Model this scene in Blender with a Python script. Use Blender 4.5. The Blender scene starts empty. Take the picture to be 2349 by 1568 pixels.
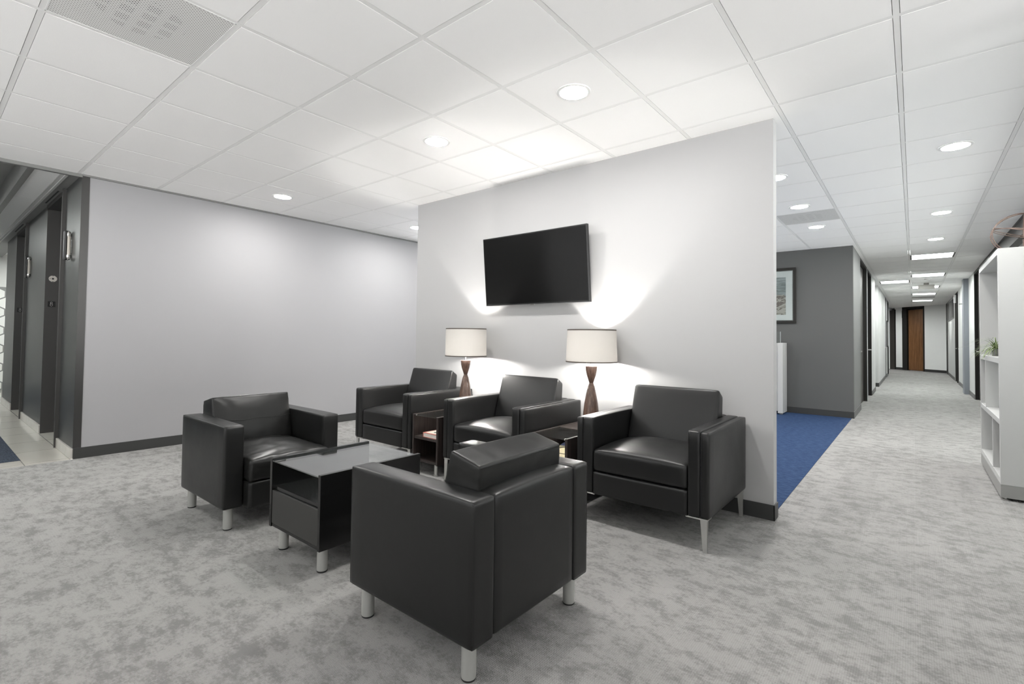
import bpy, bmesh, math, random
from mathutils import Vector, Matrix
random.seed(7)
PI = math.pi
scene = bpy.context.scene
COL = scene.collection

# ------------------------------------------------------------------ camera
FPX, CX, CY = 1125.7043, 1180.2153, 744.7265
EYE = 1.1726
CEIL = 2.6507
cam_d = bpy.data.cameras.new('camera')
cam = bpy.data.objects.new('camera', cam_d); COL.objects.link(cam)
cam_d.sensor_fit = 'HORIZONTAL'; cam_d.sensor_width = 36.0
cam_d.lens = FPX / 2349 * 36.0
cam_d.shift_x = (1174.5 - CX) / 2349
cam_d.shift_y = (CY - 784.0) / 2349
cam_d.clip_start = 0.05; cam_d.clip_end = 200
M = Matrix.Rotation(.6829, 4, 'Z') @ Matrix.Rotation(PI/2 + .0257, 4, 'X') @ Matrix.Rotation(.0121, 4, 'Z')
M.translation = Vector((0, 0, EYE))
cam.matrix_world = M
scene.camera = cam

# ------------------------------------------------------------------ materials
def mat(name, col, rough=.5, metal=0., spec=.5, **k):
    m = bpy.data.materials.new(name); m.use_nodes = True
    b = m.node_tree.nodes['Principled BSDF']
    b.inputs['Base Color'].default_value = (*col, 1)
    b.inputs['Roughness'].default_value = rough
    b.inputs['Metallic'].default_value = metal
    b.inputs['Specular IOR Level'].default_value = spec
    for kk, v in k.items():
        b.inputs[kk.replace('_', ' ')].default_value = v
    return m

def nt(m):
    return m.node_tree.nodes, m.node_tree.links, m.node_tree.nodes['Principled BSDF']

def coords(m, kind='Object', scale=(1, 1, 1)):
    n, l, b = nt(m)
    t = n.new('ShaderNodeTexCoord'); mp = n.new('ShaderNodeMapping')
    mp.inputs['Scale'].default_value = scale
    l.new(t.outputs[kind], mp.inputs['Vector'])
    return mp.outputs['Vector']

def noise(m, vec, scale, detail=4, rough=.5, dist=0.):
    n, l, b = nt(m)
    t = n.new('ShaderNodeTexNoise')
    t.inputs['Scale'].default_value = scale; t.inputs['Detail'].default_value = detail
    t.inputs['Roughness'].default_value = rough; t.inputs['Distortion'].default_value = dist
    l.new(vec, t.inputs['Vector'])
    return t.outputs['Fac']

def ramp(m, fac, stops):
    n, l, b = nt(m)
    r = n.new('ShaderNodeValToRGB')
    e = r.color_ramp.elements
    while len(e) < len(stops): e.new(.5)
    for i, (p, c) in enumerate(stops):
        e[i].position = p; e[i].color = (*c, 1) if len(c) == 3 else c
    l.new(fac, r.inputs['Fac'])
    return r.outputs['Color']

def mth(m, op, a, b_=None, clamp=False):
    n, l, b = nt(m)
    x = n.new('ShaderNodeMath'); x.operation = op; x.use_clamp = clamp
    for i, v in enumerate((a, b_)):
        if v is None: continue
        if isinstance(v, (int, float)): x.inputs[i].default_value = v
        else: l.new(v, x.inputs[i])
    return x.outputs[0]

def mix(m, fac, a, b_, mode='MIX'):
    n, l, b = nt(m)
    x = n.new('ShaderNodeMix'); x.data_type = 'RGBA'; x.blend_type = mode
    for i, v in ((0, fac), (6, a), (7, b_)):
        if isinstance(v, (int, float)): x.inputs[i].default_value = v
        elif isinstance(v, tuple): x.inputs[i].default_value = (*v, 1)
        else: l.new(v, x.inputs[i])
    return x.outputs[2]

def bump(m, h, strength=.3, dist=.002):
    n, l, b = nt(m)
    x = n.new('ShaderNodeBump'); x.inputs['Strength'].default_value = strength
    x.inputs['Distance'].default_value = dist
    l.new(h, x.inputs['Height']); l.new(x.outputs['Normal'], b.inputs['Normal'])

def setc(m, sock, name='Base Color'):
    n, l, b = nt(m); l.new(sock, b.inputs[name])

def emis(name, col, s):
    m = bpy.data.materials.new(name); m.use_nodes = True
    n = m.node_tree.nodes; n.clear()
    e = n.new('ShaderNodeEmission'); o = n.new('ShaderNodeOutputMaterial')
    e.inputs[0].default_value = (*col, 1); e.inputs[1].default_value = s
    m.node_tree.links.new(e.outputs[0], o.inputs[0])
    return m

def painted(name, col, rough=.6):
    m = mat(name, col, rough, spec=.35)
    v = coords(m)
    bump(m, noise(m, v, 260, 3), .08, .001)
    return m

def sepxyz(m, v):
    n, l, b = nt(m); s = n.new('ShaderNodeSeparateXYZ'); l.new(v, s.inputs[0]); return s.outputs

# leather
def leather(name, col, rough, wrinkle=0.0):
    m = mat(name, col, rough, spec=.38)
    v = coords(m)
    n, l, b = nt(m)
    fine = noise(m, v, 420, 3)
    big = noise(m, v, 5, 5, .6)
    l.new(mth(m, 'ADD', mth(m, 'MULTIPLY', big, .16), rough - .08), b.inputs['Roughness'])
    h = mth(m, 'MULTIPLY', fine, .07)
    h = mth(m, 'ADD', h, mth(m, 'MULTIPLY', noise(m, v, 9, 3, .5), 1.2))
    bump(m, h, .35, .0014)
    return m

LEA = leather('black_leather', (.010, .010, .0097), .36)
LEA_W = leather('worn_black_leather', (.0115, .0115, .011), .33, 1)
LEA_N = leather('smooth_black_leather', (.010, .010, .010), .36)
LEA_M = leather('creased_black_leather', (.0105, .0105, .010), .32)
SEAM = mat('leather_seam', (.018, .018, .018), .5)
LEGP = mat('silver_leg_paint', (.42, .42, .40), .42, .35)
CHROME = mat('brushed_chrome', (.62, .62, .60), .32, .9)
RUBBER = mat('black_rubber', (.02, .02, .02), .7)

def carpet(name, dark, mid, light, tile=None, blue=False):
    m = mat(name, mid, .95, spec=.1)
    n, l, b = nt(m)
    v = coords(m)
    if blue:
        v1 = coords(m, 'Object', (1.5, 7, 1))
        a = noise(m, v1, 11, 5, .7)
        c = ramp(m, a, [(.32, dark), (.5, mid), (.68, light)])
        h = noise(m, v, 260, 2)
    else:
        a = noise(m, coords(m, 'Object', (.9, 1.3, 1)), 9.0, 10, .76, 0)
        a2 = noise(m, v, 62, 4, .75)
        g = noise(m, v, 1.3, 2)
        s = mth(m, 'ADD', mth(m, 'ADD', mth(m, 'MULTIPLY', a, .70), mth(m, 'MULTIPLY', a2, .26)), mth(m, 'MULTIPLY', g, .12))
        c = ramp(m, s, [(.475, dark), (.535, mid), (.575, light)])
        # woven rows
        x = sepxyz(m, v)
        w1 = mth(m, 'SINE', mth(m, 'MULTIPLY', x[0], 2*PI/.0075))
        w2 = mth(m, 'SINE', mth(m, 'MULTIPLY', x[1], 2*PI/.011))
        w = mth(m, 'MULTIPLY', w1, mth(m, 'ADD', mth(m, 'MULTIPLY', w2, .5), .6))
        n2 = noise(m, v, 150, 3, .7)
        h = mth(m, 'ADD', mth(m, 'MULTIPLY', w, .5), mth(m, 'MULTIPLY', n2, 1.4))
        k = mth(m, 'ADD', mth(m, 'MULTIPLY', h, .16), .86)
        c = mix(m, 1.0, c, k, 'MULTIPLY')
        # faint tile to tile differences
        bt = n.new('ShaderNodeTexBrick'); bt.offset = .5
        bt.inputs['Color1'].default_value = (.96, .96, .96, 1); bt.inputs['Color2'].default_value = (1.03, 1.03, 1.03, 1)
        bt.inputs['Mortar'].default_value = (1.05, 1.05, 1.05, 1)
        bt.inputs['Scale'].default_value = 1; bt.inputs['Mortar Size'].default_value = .002
        bt.inputs['Brick Width'].default_value = 1.0; bt.inputs['Row Height'].default_value = .25
        mp = n.new('ShaderNodeMapping'); mp.inputs['Rotation'].default_value = (0, 0, PI/2)
        l.new(v, mp.inputs['Vector']); l.new(mp.outputs[0], bt.inputs['Vector'])
        c = mix(m, 1.0, c, bt.outputs['Color'], 'MULTIPLY')
    setc(m, c)
    bump(m, h, .6, .003)
    return m

CARPET = carpet('grey_mottled_carpet', (.212, .209, .204), (.278, .273, .266), (.318, .312, .304))
CARPET_B = carpet('blue_carpet', (.013, .027, .068), (.025, .048, .108), (.050, .084, .165), blue=True)
CARPET_D = carpet('slate_carpet', (.025, .032, .045), (.045, .055, .075), (.07, .085, .11), blue=True)

WALL_W = painted('white_wall_paint', (.335, .332, .338))
WALL_A = painted('pale_grey_wall_paint', (.405, .403, .401))
WALL_G = painted('charcoal_wall_paint', (.096, .097, .096))
WALL_G2 = painted('mid_grey_and_lit_charcoal_paint', (.17, .172, .17))  # pier's own mid grey, and a lit copy of the charcoal
WALL_C = painted('corridor_wall_paint', (.54, .55, .54))
BASE = mat('black_vinyl_baseboard', (.034, .035, .034), .45)
DARKF = mat('bronze_black_frame', (.022, .021, .019), .5, spec=.2)
DARKD = mat('dark_door_veneer', (.045, .04, .036), .4)
WHITE_M = mat('white_metal', (.78, .78, .77), .4)
BAR = mat('ceiling_grid_paint', (.81, .805, .795), .5)
TRIMG = mat('grey_metal_trim', (.20, .20, .195), .45, .3)
SHELFW = mat('white_laminate', (.47, .474, .465), .35)
PLINTH = mat('silver_plinth', (.30, .30, .29), .4, .3)
BLACKL = mat('black_laminate', (.012, .012, .012), .3)
BLACKT = mat('black_table_laminate', (.007, .007, .007), .14)
DRAW = mat('dark_drawer_laminate', (.030, .029, .027), .42)
ESPR = mat('espresso_woodgrain', (.05, .035, .03), .4)
v = coords(ESPR, 'Object', (60, 60, 2.5)); setc(ESPR, ramp(ESPR, noise(ESPR, v, 2, 4), [(.35, (.016, .012, .011)), (.65, (.042, .031, .028))]))
WALN = mat('walnut', (.09, .045, .03), .25)
v = coords(WALN, 'Object', (30, 30, 3)); setc(WALN, ramp(WALN, noise(WALN, v, 3, 5, .6, .6), [(.3, (.07, .042, .032)), (.55, (.12, .075, .057)), (.75, (.18, .12, .093))]))
WOODD = mat('oak_door_veneer', (.2, .09, .035), .4)
v = coords(WOODD, 'Object', (16, 16, .9)); setc(WOODD, ramp(WOODD, noise(WOODD, v, 1.6, 6, .6, .8), [(.3, (.085, .034, .012)), (.5, (.17, .078, .03)), (.7, (.25, .125, .055))]))
BRONZE = mat('bronze_metal', (.13, .09, .075), .5, .3)
SILVER = mat('polished_silver', (.75, .73, .70), .15, 1.)

TILE = mat('ceiling_tile', (.90, .893, .885), .9, spec=.1)
v = coords(TILE); bump(TILE, noise(TILE, v, 190, 4, .6), .25, .0015)

PERF = mat('perforated_vent', (.6, .6, .59), .5)
def perf():
    m = PERF; n, l, b = nt(m)
    v = coords(m)
    s = sepxyz(m, v)
    a = mth(m, 'SINE', mth(m, 'MULTIPLY', mth(m, 'ADD', s[0], s[1]), 2*PI/.017))
    c = mth(m, 'SINE', mth(m, 'MULTIPLY', mth(m, 'SUBTRACT', s[0], s[1]), 2*PI/.017))
    d = mth(m, 'GREATER_THAN', mth(m, 'MINIMUM', a, c), -.1)
    ln = n.new('ShaderNodeVectorMath'); ln.operation = 'LENGTH'; l.new(v, ln.inputs[0])
    core = mth(m, 'LESS_THAN', ln.outputs['Value'], .17)
    gx = mth(m, 'GREATER_THAN', mth(m, 'SINE', mth(m, 'MULTIPLY', s[0], 2*PI/.085)), -.45)
    gy = mth(m, 'GREATER_THAN', mth(m, 'SINE', mth(m, 'MULTIPLY', s[1], 2*PI/.085)), -.45)
    core = mth(m, 'MULTIPLY', mth(m, 'MULTIPLY', core, gx), gy)
    hole = mix(m, core, (.36, .355, .345), (.10, .10, .097))
    setc(m, mix(m, d, (.74, .735, .72), hole))
perf()

STEEL = mat('brushed_steel_panel', (.105, .107, .105), .38, .7)
v = coords(STEEL, 'Object', (260, 260, 2)); bump(STEEL, noise(STEEL, v, 1, 3), .12, .001)
STEEL_D = mat('dark_textured_steel', (.062, .06, .058), .5, .35)
v = coords(STEEL_D); bump(STEEL_D, noise(STEEL_D, v, 420, 2), .3, .001)
STEELT = mat('steel_edge_trim', (.075, .074, .072), .35, .8)
STONE = mat('cream_stone', (.50, .48, .445), .2)
v = coords(STONE); setc(STONE, ramp(STONE, noise(STONE, v, 9, 5, .6), [(.3, (.46, .44, .405)), (.7, (.53, .51, .475))]))
LTILE = mat('polished_cream_tile', (.50, .48, .44), .08)
def ltile():
    m = LTILE; n, l, b = nt(m)
    v = coords(m)
    mp = n.new('ShaderNodeMapping'); mp.inputs['Location'].default_value = (.11, -.06, 0); l.new(v, mp.inputs['Vector'])
    bt = n.new('ShaderNodeTexBrick'); bt.offset = 0
    bt.inputs['Color1'].default_value = (.50, .475, .435, 1); bt.inputs['Color2'].default_value = (.47, .45, .415, 1)
    bt.inputs['Mortar'].default_value = (.2, .19, .175, 1); bt.inputs['Scale'].default_value = 1
    bt.inputs['Mortar Size'].default_value = .003; bt.inputs['Brick Width'].default_value = .6; bt.inputs['Row Height'].default_value = .3
    l.new(mp.outputs[0], bt.inputs['Vector'])
    setc(m, bt.outputs['Color'])
ltile()

GLASS = mat('clear_glass', (.9, .95, .93), .02, 0, .5, Transmission_Weight=1.0, IOR=1.45)
def thin_glass(name, tint=(.93, .95, .94)):
    m = bpy.data.materials.new(name); m.use_nodes = True
    n = m.node_tree.nodes; l = m.node_tree.links; n.clear()
    o = n.new('ShaderNodeOutputMaterial'); mx = n.new('ShaderNodeMixShader')
    t = n.new('ShaderNodeBsdfTransparent'); g = n.new('ShaderNodeBsdfGlossy')
    lw = n.new('ShaderNodeLayerWeight'); pw = n.new('ShaderNodeMath'); pw.operation = 'POWER'; pw.inputs[1].default_value = 4
    f = n.new('ShaderNodeMath'); f.operation = 'MULTIPLY_ADD'; f.inputs[1].default_value = .85; f.inputs[2].default_value = .045
    l.new(lw.outputs['Facing'], pw.inputs[0]); l.new(pw.outputs[0], f.inputs[0])
    t.inputs[0].default_value = (*tint, 1); g.inputs['Roughness'].default_value = .03
    g.inputs[0].default_value = (1, 1, 1, 1)
    l.new(f.outputs[0], mx.inputs[0]); l.new(t.outputs[0], mx.inputs[1]); l.new(g.outputs[0], mx.inputs[2])
    l.new(mx.outputs[0], o.inputs[0])
    return m
TGLASS = thin_glass('thin_glass')
TTOP = thin_glass('table_top_glass', (.88, .90, .89))

SCREEN = mat('tv_screen', (.006, .006, .006), .12, spec=.28)
TVB = mat('tv_bezel', (.012, .012, .012), .25)

def shade_mat():
    m = bpy.data.materials.new('linen_shade'); m.use_nodes = True
    n = m.node_tree.nodes; l = m.node_tree.links; n.clear()
    o = n.new('ShaderNodeOutputMaterial'); mx = n.new('ShaderNodeMixShader'); mx.inputs[0].default_value = .5
    t = n.new('ShaderNodeBsdfTranslucent'); d = n.new('ShaderNodeBsdfDiffuse')
    tc = n.new('ShaderNodeTexCoord'); mp = n.new('ShaderNodeMapping'); mp.inputs['Scale'].default_value = (120, 120, 6)
    ns = n.new('ShaderNodeTexNoise'); ns.inputs['Scale'].default_value = 1; cr = n.new('ShaderNodeValToRGB')
    cr.color_ramp.elements[0].position = .3; cr.color_ramp.elements[0].color = (.028, .0266, .0245, 1)
    cr.color_ramp.elements[1].position = .7; cr.color_ramp.elements[1].color = (.036, .0345, .032, 1)
    l.new(tc.outputs['Object'], mp.inputs[0]); l.new(mp.outputs[0], ns.inputs[0]); l.new(ns.outputs[0], cr.inputs[0])
    l.new(cr.outputs[0], t.inputs[0]); d.inputs[0].default_value = (.8, .77, .72, 1)
    l.new(d.outputs[0], mx.inputs[1]); l.new(t.outputs[0], mx.inputs[2]); l.new(mx.outputs[0], o.inputs[0])
    return m
SHADE = shade_mat()
DOWN_E = emis('downlight_lens', (1, .985, .96), 130)
TROF_E = emis('troffer_lens', (.97, 1, .98), 18)

# ------------------------------------------------------------------ geometry helpers
def B():
    return bmesh.new()

def box(bm, x0, y0, z0, x1, y1, z1, r=0, seg=2):
    x0, x1 = sorted((x0, x1)); y0, y1 = sorted((y0, y1)); z0, z1 = sorted((z0, z1))
    vs = [bm.verts.new((x, y, z)) for x in (x0, x1) for y in (y0, y1) for z in (z0, z1)]
    fs = [bm.faces.new([vs[i] for i in f]) for f in ((0, 1, 3, 2), (4, 6, 7, 5), (0, 4, 5, 1), (2, 3, 7, 6), (0, 2, 6, 4), (1, 5, 7, 3))]
    if r:
        es = list({e for f in fs for e in f.edges})
        bmesh.ops.bevel(bm, geom=es, offset=r, segments=seg, profile=.5, affect='EDGES')
    return bm

def lathe(bm, prof, n=32, c=(0, 0), cap=True):
    rings = []
    for r, z in prof:
        rings.append([bm.verts.new((c[0] + r*math.cos(2*PI*k/n), c[1] + r*math.sin(2*PI*k/n), z)) for k in range(n)])
    for a, b in zip(rings, rings[1:]):
        for k in range(n):
            bm.faces.new((a[k], a[(k+1) % n], b[(k+1) % n], b[k]))
    if cap:
        bm.faces.new(rings[0][::-1]); bm.faces.new(rings[-1])
    return bm

def tube(bm, pts, r, n=8, closed=False):
    pts = [Vector(p) for p in pts]; rings = []
    N = len(pts)
    for i, p in enumerate(pts):
        a = pts[(i-1) % N] if (closed or i > 0) else p
        b = pts[(i+1) % N] if (closed or i < N-1) else p
        d = (b - a).normalized()
        u = d.cross(Vector((0, 0, 1)))
        if u.length < .05: u = d.cross(Vector((0, 1, 0)))
        u.normalize(); w = d.cross(u)
        rings.append([bm.verts.new(p + (u*math.cos(2*PI*k/n) + w*math.sin(2*PI*k/n))*r) for k in range(n)])
    rng = range(N if closed else N-1)
    for i in rng:
        a, b = rings[i], rings[(i+1) % N]
        for k in range(n):
            bm.faces.new((a[k], a[(k+1) % n], b[(k+1) % n], b[k]))
    if not closed:
        bm.faces.new(rings[0][::-1]); bm.faces.new(rings[-1])
    return bm

def cushion(bm, c8, r=.1, n=12, bulge=(0, 0, 0, 0, 0, 0)):
    """soft block: c8 = corners in order (x,y,z) binary, r rounding in unit cube per axis (tuple), bulge along -x,+x,-y,+y,-z,+z"""
    if isinstance(r, (int, float)): r = (r, r, r)
    c8 = [Vector(c) for c in c8]
    def T(u, v, w):
        p = Vector((0, 0, 0))
        for i in range(8):
            a = (u if i & 4 else 1-u) * (v if i & 2 else 1-v) * (w if i & 1 else 1-w)
            p += c8[i]*a
        return p
    ex = (c8[4]-c8[0]).normalized(); ey = (c8[2]-c8[0]).normalized(); ez = (c8[1]-c8[0]).normalized()
    bm2 = bmesh.new()
    bmesh.ops.create_cube(bm2, size=1)
    bmesh.ops.subdivide_edges(bm2, edges=bm2.edges[:], cuts=n, use_grid_fill=True)
    for v in bm2.verts:
        q = [v.co.x, v.co.y, v.co.z]
        # denser near edges
        q = [max(-.5, min(.5, .5*math.sin(PI*t*.98)/math.sin(PI*.49))) for t in q]
        inner = [max(-.5+r[i], min(.5-r[i], q[i])) for i in range(3)]
        d = Vector([(q[i]-inner[i])/max(r[i], 1e-6) for i in range(3)])
        if d.length > 1: d.normalize()
        q2 = [inner[i] + d[i]*r[i] for i in range(3)]
        u, vv, w = [t+.5 for t in q2]
        p = T(u, vv, w)
        cc = [1-(2*t-1)**2 for t in (u, vv, w)]
        f = lambda a, b: (cc[a]**.6)*(cc[b]**.6)
        p += ex*(-bulge[0]*(1-u)*f(1, 2) + bulge[1]*u*f(1, 2))
        p += ey*(-bulge[2]*(1-vv)*f(0, 2) + bulge[3]*vv*f(0, 2))
        p += ez*(-bulge[4]*(1-w)*f(0, 1) + bulge[5]*w*f(0, 1))
        v.co = p
    me = bpy.data.meshes.new('t'); bm2.to_mesh(me); bm2.free(); bm.from_mesh(me); bpy.data.meshes.remove(me)
    return bm

from mathutils import noise as mnoise
def crease(bm, amp, sc, off=0):
    """soft folds pressed into the leather"""
    bm.normal_update()
    mv = []
    for v_ in bm.verts:
        p = v_.co
        a = mnoise.noise(Vector((p.x*sc[0]+off, p.y*sc[1], p.z*sc[2])))
        b = mnoise.noise(Vector((p.x*sc[0]*2.1+5, p.y*sc[1]*1.7+off, p.z*sc[2]*2+3)))
        r = max(0, 1-abs(a)*5) + .5*max(0, 1-abs(b)*5)
        mv.append(v_.normal * (-amp*r + amp*.6*a))
    for v_, d in zip(bm.verts, mv): v_.co += d

def c8box(x0, y0, z0, x1, y1, z1):
    return [(x, y, z) for x in (x0, x1) for y in (y0, y1) for z in (z0, z1)]

def ob(name, bm, m, parent=None, smooth=False, **props):
    me = bpy.data.meshes.new(name)
    bmesh.ops.recalc_face_normals(bm, faces=bm.faces[:])
    bm.to_mesh(me); bm.free()
    if m: me.materials.append(m)
    o = bpy.data.objects.new(name, me); COL.objects.link(o)
    if smooth:
        for p in me.polygons: p.use_smooth = True
        if smooth != 'all':
            me.set_sharp_from_angle(angle=math.radians(35 if smooth is True else smooth))
    if parent: o.parent = parent
    for k, v_ in props.items(): o[k] = v_
    return o

def ob_split(name, bm, m, parent=None, smooth=False, **props):
    """one object per loose piece, all under the same name"""
    bm.verts.ensure_lookup_table(); bm.verts.index_update(); seen = set(); out = []
    for v0 in bm.verts:
        if v0.index in seen: continue
        st_ = [v0]; isl = []
        seen.add(v0.index)
        while st_:
            v_ = st_.pop(); isl.append(v_)
            for e_ in v_.link_edges:
                o_ = e_.other_vert(v_)
                if o_.index not in seen: seen.add(o_.index); st_.append(o_)
        nb = bmesh.new(); mp_ = {v_: nb.verts.new(v_.co) for v_ in isl}
        for f_ in {f for v_ in isl for f in v_.link_faces}: nb.faces.new([mp_[q] for q in f_.verts])
        out.append(ob(name, nb, m, parent, smooth, **props))
    bm.free()
    return out

def struct(name, bm, m, parent=None, **k):
    return ob(name, bm, m, parent, **({} if parent else {'kind': 'structure'}), **k)

def thing(name, label, cat, loc=(0, 0, 0), rz=0, group=None):
    o = bpy.data.objects.new(name, None); COL.objects.link(o)
    o.location = loc; o.rotation_euler = (0, 0, rz)
    o['label'] = label; o['category'] = cat; o['kind'] = 'thing'
    if group: o['group'] = group
    o.empty_display_size = .1
    return o

def tag(o, label, cat, group=None):
    o['label'] = label; o['category'] = cat; o['kind'] = 'thing'
    if group: o['group'] = group
    return o

def dup(root, loc, rz, label, name=None):
    r = root.copy(); COL.objects.link(r); r.location = loc; r.rotation_euler = (0, 0, rz); r['label'] = label
    for ch in list(root.children):
        c = ch.copy(); COL.objects.link(c); c.parent = r
        for g in list(ch.children):
            d = g.copy(); COL.objects.link(d); d.parent = c
    return r

def quad(bm, pts):
    bm.faces.new([bm.verts.new(p) for p in pts]); return bm

# ------------------------------------------------------------------ room shell
XL, XR = -6.035, .985        # left wall face, corridor right wall face
XC = -.715                   # corridor left wall face / accent wall end
YA = 3.58                    # accent wall face
YG = 9.10                    # charcoal wall face
YE = .975                    # elevator wall face
YB = -4.2                    # added window wall, unseen behind the camera

bm = B(); box(bm, XL, YB, -.1, 4.0, 3.0, 0); box(bm, XL, 3.0, -.1, 4.0, 28.5, 0)
struct('floor', bm, CARPET)
bm = B(); box(bm, -4.2, YA+.11, 0, XC-.025, YG, .004)
struct('floor_blue_carpet', bm, CARPET_B)
bm = B(); box(bm, -16, -1.6, -.1, XL, .96, 0); box(bm, -16, .96, -.1, XL-.3, 3.0, 0)
struct('floor_lobby', bm, LTILE)
bm = B(); box(bm, -16, -1.1, 0, -6.31, .66, .004)
struct('floor_lobby_carpet', bm, CARPET_D)

# ceiling tiles on the 0.61 m grid
GX, GY, GS = -.661, .339, .61
skip = {}
TROF = [(1, 17), (1, 22), (0, 24), (1, 27), (1, 31), (1, 36)]
VENTS = [(-4, 0), (-1, 10)]
ADDED_BEHIND = [(-7, -5), (-2, -5)]
for c in TROF + VENTS + ADDED_BEHIND: skip[c] = 1
bm = B(); bars = B()
ZT = CEIL
def cell(i, j):
    # returns tile rectangle (x0,y0,x1,y1)
    return GX + GS*(i-1) + GS, GY + GS*j, GX + GS*(i+1), GY + GS*(j+1)
def clipped_tile(x0, y0, x1, y1):
    g = .0145
    a, b, c, d = x0+g, y0+g, x1-g, y1-g
    a = max(a, XL+.004)
    if (y0+y1)/2 > YB and c-a > .02 and d-b > .02:
        box(bm, a, b, ZT, c, d, ZT+.016)
for i in range(-10, 4):
    for j in range(-8, 47):
        if (i, j) in skip: continue
        x0, y0, x1, y1 = GX+GS*i, GY+GS*j, GX+GS*(i+1), GY+GS*(j+1)
        if x1 < XL: continue
        if i >= 3 and j > 20: continue
        clipped_tile(x0, y0, x1, y1)
tiles = struct('ceiling', bm, TILE)
for i in range(-8, 5):
    x = GX+GS*i; box(bars, x-.0122, YB, ZT+.001, x+.0125, 28.5, ZT+.03)
for j in range(-7, 47):
    y = GY+GS*j; box(bars, XL, y-.0125, ZT+.0012, 2.4, y+.0125, ZT+.03)
struct('ceiling_grid', bars, BAR)
bm = B(); box(bm, XL, YB, ZT+.11, 4.0, 28.5, ZT+.15); struct('ceiling_slab', bm, BAR)

# left wall
bm = B(); box(bm, XL-.15, YE+.055, 0, XL, 5.4, CEIL+.1); box(bm, XL-.15, 8.9, 0, XL, 28.5, CEIL+.1); box(bm, XL-.15, 5.4, 0, XL, 8.9, .95)
struct('wall_left', bm, WALL_W)
bm = B()
for y in (5.4, 6.55, 7.7, 8.84): box(bm, XL-.12, y, .5, XL-.04, y+.06, CEIL+.1)
struct('added_window_5', bm, TRIMG)  # unseen windows added for fill light over the blue carpet
bm = B(); box(bm, XL, 28.4, 0, 4, 28.5, CEIL+.1); box(bm, 1.2, 12.0, 0, 1.3, 28.5, CEIL+.1); struct('wall_far_side', bm, WALL_C)
bm = B(); box(bm, XL-.15, YB, 0, XL, -1.5, CEIL+.1); struct('wall_left_rear', bm, WALL_W)
bm = B(); box(bm, XL, YE+.002, 0, XL+.008, YG, .1, .002); struct('baseboard_left', bm, BASE)
bm = B(); box(bm, XL, YE, CEIL-.016, XL+.02, YG, CEIL+.004); struct('trim_1', bm, TRIMG)
# steel edge trim of the corner
bm = B(); box(bm, XL-.002, YE-.004, .1, XL+.004, YE+.055, CEIL); struct('trim_2', bm, STEELT)

# accent wall
bm = B(); box(bm, -4.335, YA, 0, XC, YA+.09, CEIL+.05); struct('wall_accent', bm, WALL_A)
bm = B(); box(bm, -4.335, YA-.008, 0, XC+.008, YA, .1, .002); box(bm, XC, YA-.008, 0, XC+.008, YA+.098, .1, .002); struct('baseboard_accent', bm, BASE)

# charcoal wall + corridor left wall
bm = B(); box(bm, XL, YG, 0, XC, YG+.12, CEIL+.05); struct('wall_charcoal', bm, WALL_G)
bm = B(); box(bm, XL, YG-.008, 0, XC+.006, YG, .1, .002); struct('baseboard_charcoal', bm, BASE)
bm = B(); box(bm, XC-.1, YG+.12, 0, XC, 10.42, CEIL+.05); struct('wall_corridor_corner', bm, WALL_G2)  # same charcoal as the wall beside it, lightened for the light it catches
BASE_LIT = mat('lit_black_vinyl_baseboard', (.12, .12, .118), .5)  # same black vinyl, corridor light put into its colour
bm = B()
for a, b in ((YG, 10.42), (13.32, 14.6), (16.06, 20.1), (20.52, 21.7)):
    box(bm, XC, a, 0, XC+.007, b, .1)
struct('baseboard_corridor_left', bm, BASE_LIT)
bm = B()
for a, b in ((11.98, 12.12), (13.32, 14.6), (16.0, 20.1), (20.52, 21.7), (22.8, 22.95)):
    box(bm, XC-.15, a, 0, XC, b, CEIL+.05)
box(bm, XC-.4, 16.0, 0, XC-.15, 16.1, CEIL+.05)
box(bm, XC-2.2, 13.32, 0, XC-.15, 13.42, CEIL+.05)
box(bm, XC-2.2, 14.6, 0, XC-2.1, 16.0, CEIL+.05)
struct('wall_corridor_left', bm, WALL_C)
bm = B(); box(bm, XC-.4, 15.992, 0, XC+.006, 16.0, .1); struct('baseboard_alcove', bm, BASE)

def lever(parent, p, d=(0, 1), mat_=CHROME):
    b_ = B()
    box(b_, -.012, -.012, -.012, .055*d[0]+.012, .012, .012)
    box(b_, .045*d[0]-.008, -.012, -.009, .045*d[0]+.008, .11*d[1], .009, .003)
    o = ob('handle', b_, mat_, parent, label='chrome lever handle'); o.location = p
    return o

def corridor_door(n, x, y0, y1, side, dmat=DARKD, hy=None, frame=.05, z1=2.6, rec=.06, jambw=.14):
    """door set back in the corridor wall; side -1 = left wall (opens to -x)"""
    s = side
    f = B()
    box(f, x+s*.002, y0, 0, x+s*jambw, y0+frame, CEIL+.02)
    box(f, x+s*.002, y1-frame, 0, x+s*jambw, y1, CEIL+.02)
    box(f, x+s*.002, y0, z1, x+s*jambw, y1, CEIL+.02)
    d = struct('door_%d' % n, f, DARKF)
    p = B(); box(p, x+s*rec, y0+frame, .008, x+s*(rec+.045), y1-frame, z1)
    ob('panel', p, dmat, d)
    if hy is not None: lever(d, (x+s*rec, hy, 1.0), (-s, 1 if hy < (y0+y1)/2 else -1))
    return d
corridor_door(3, XC, 10.42, 11.98, -1, hy=10.6)
corridor_door(4, XC, 12.12, 13.32, -1, hy=13.15)
corridor_door(5, XC, 20.1, 20.52+.5, -1) if False else None
corridor_door(5, XC, 20.1, 20.52, -1, hy=20.2, rec=.03)
corridor_door(6, XC, 21.7, 22.8, -1, rec=.04)

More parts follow.
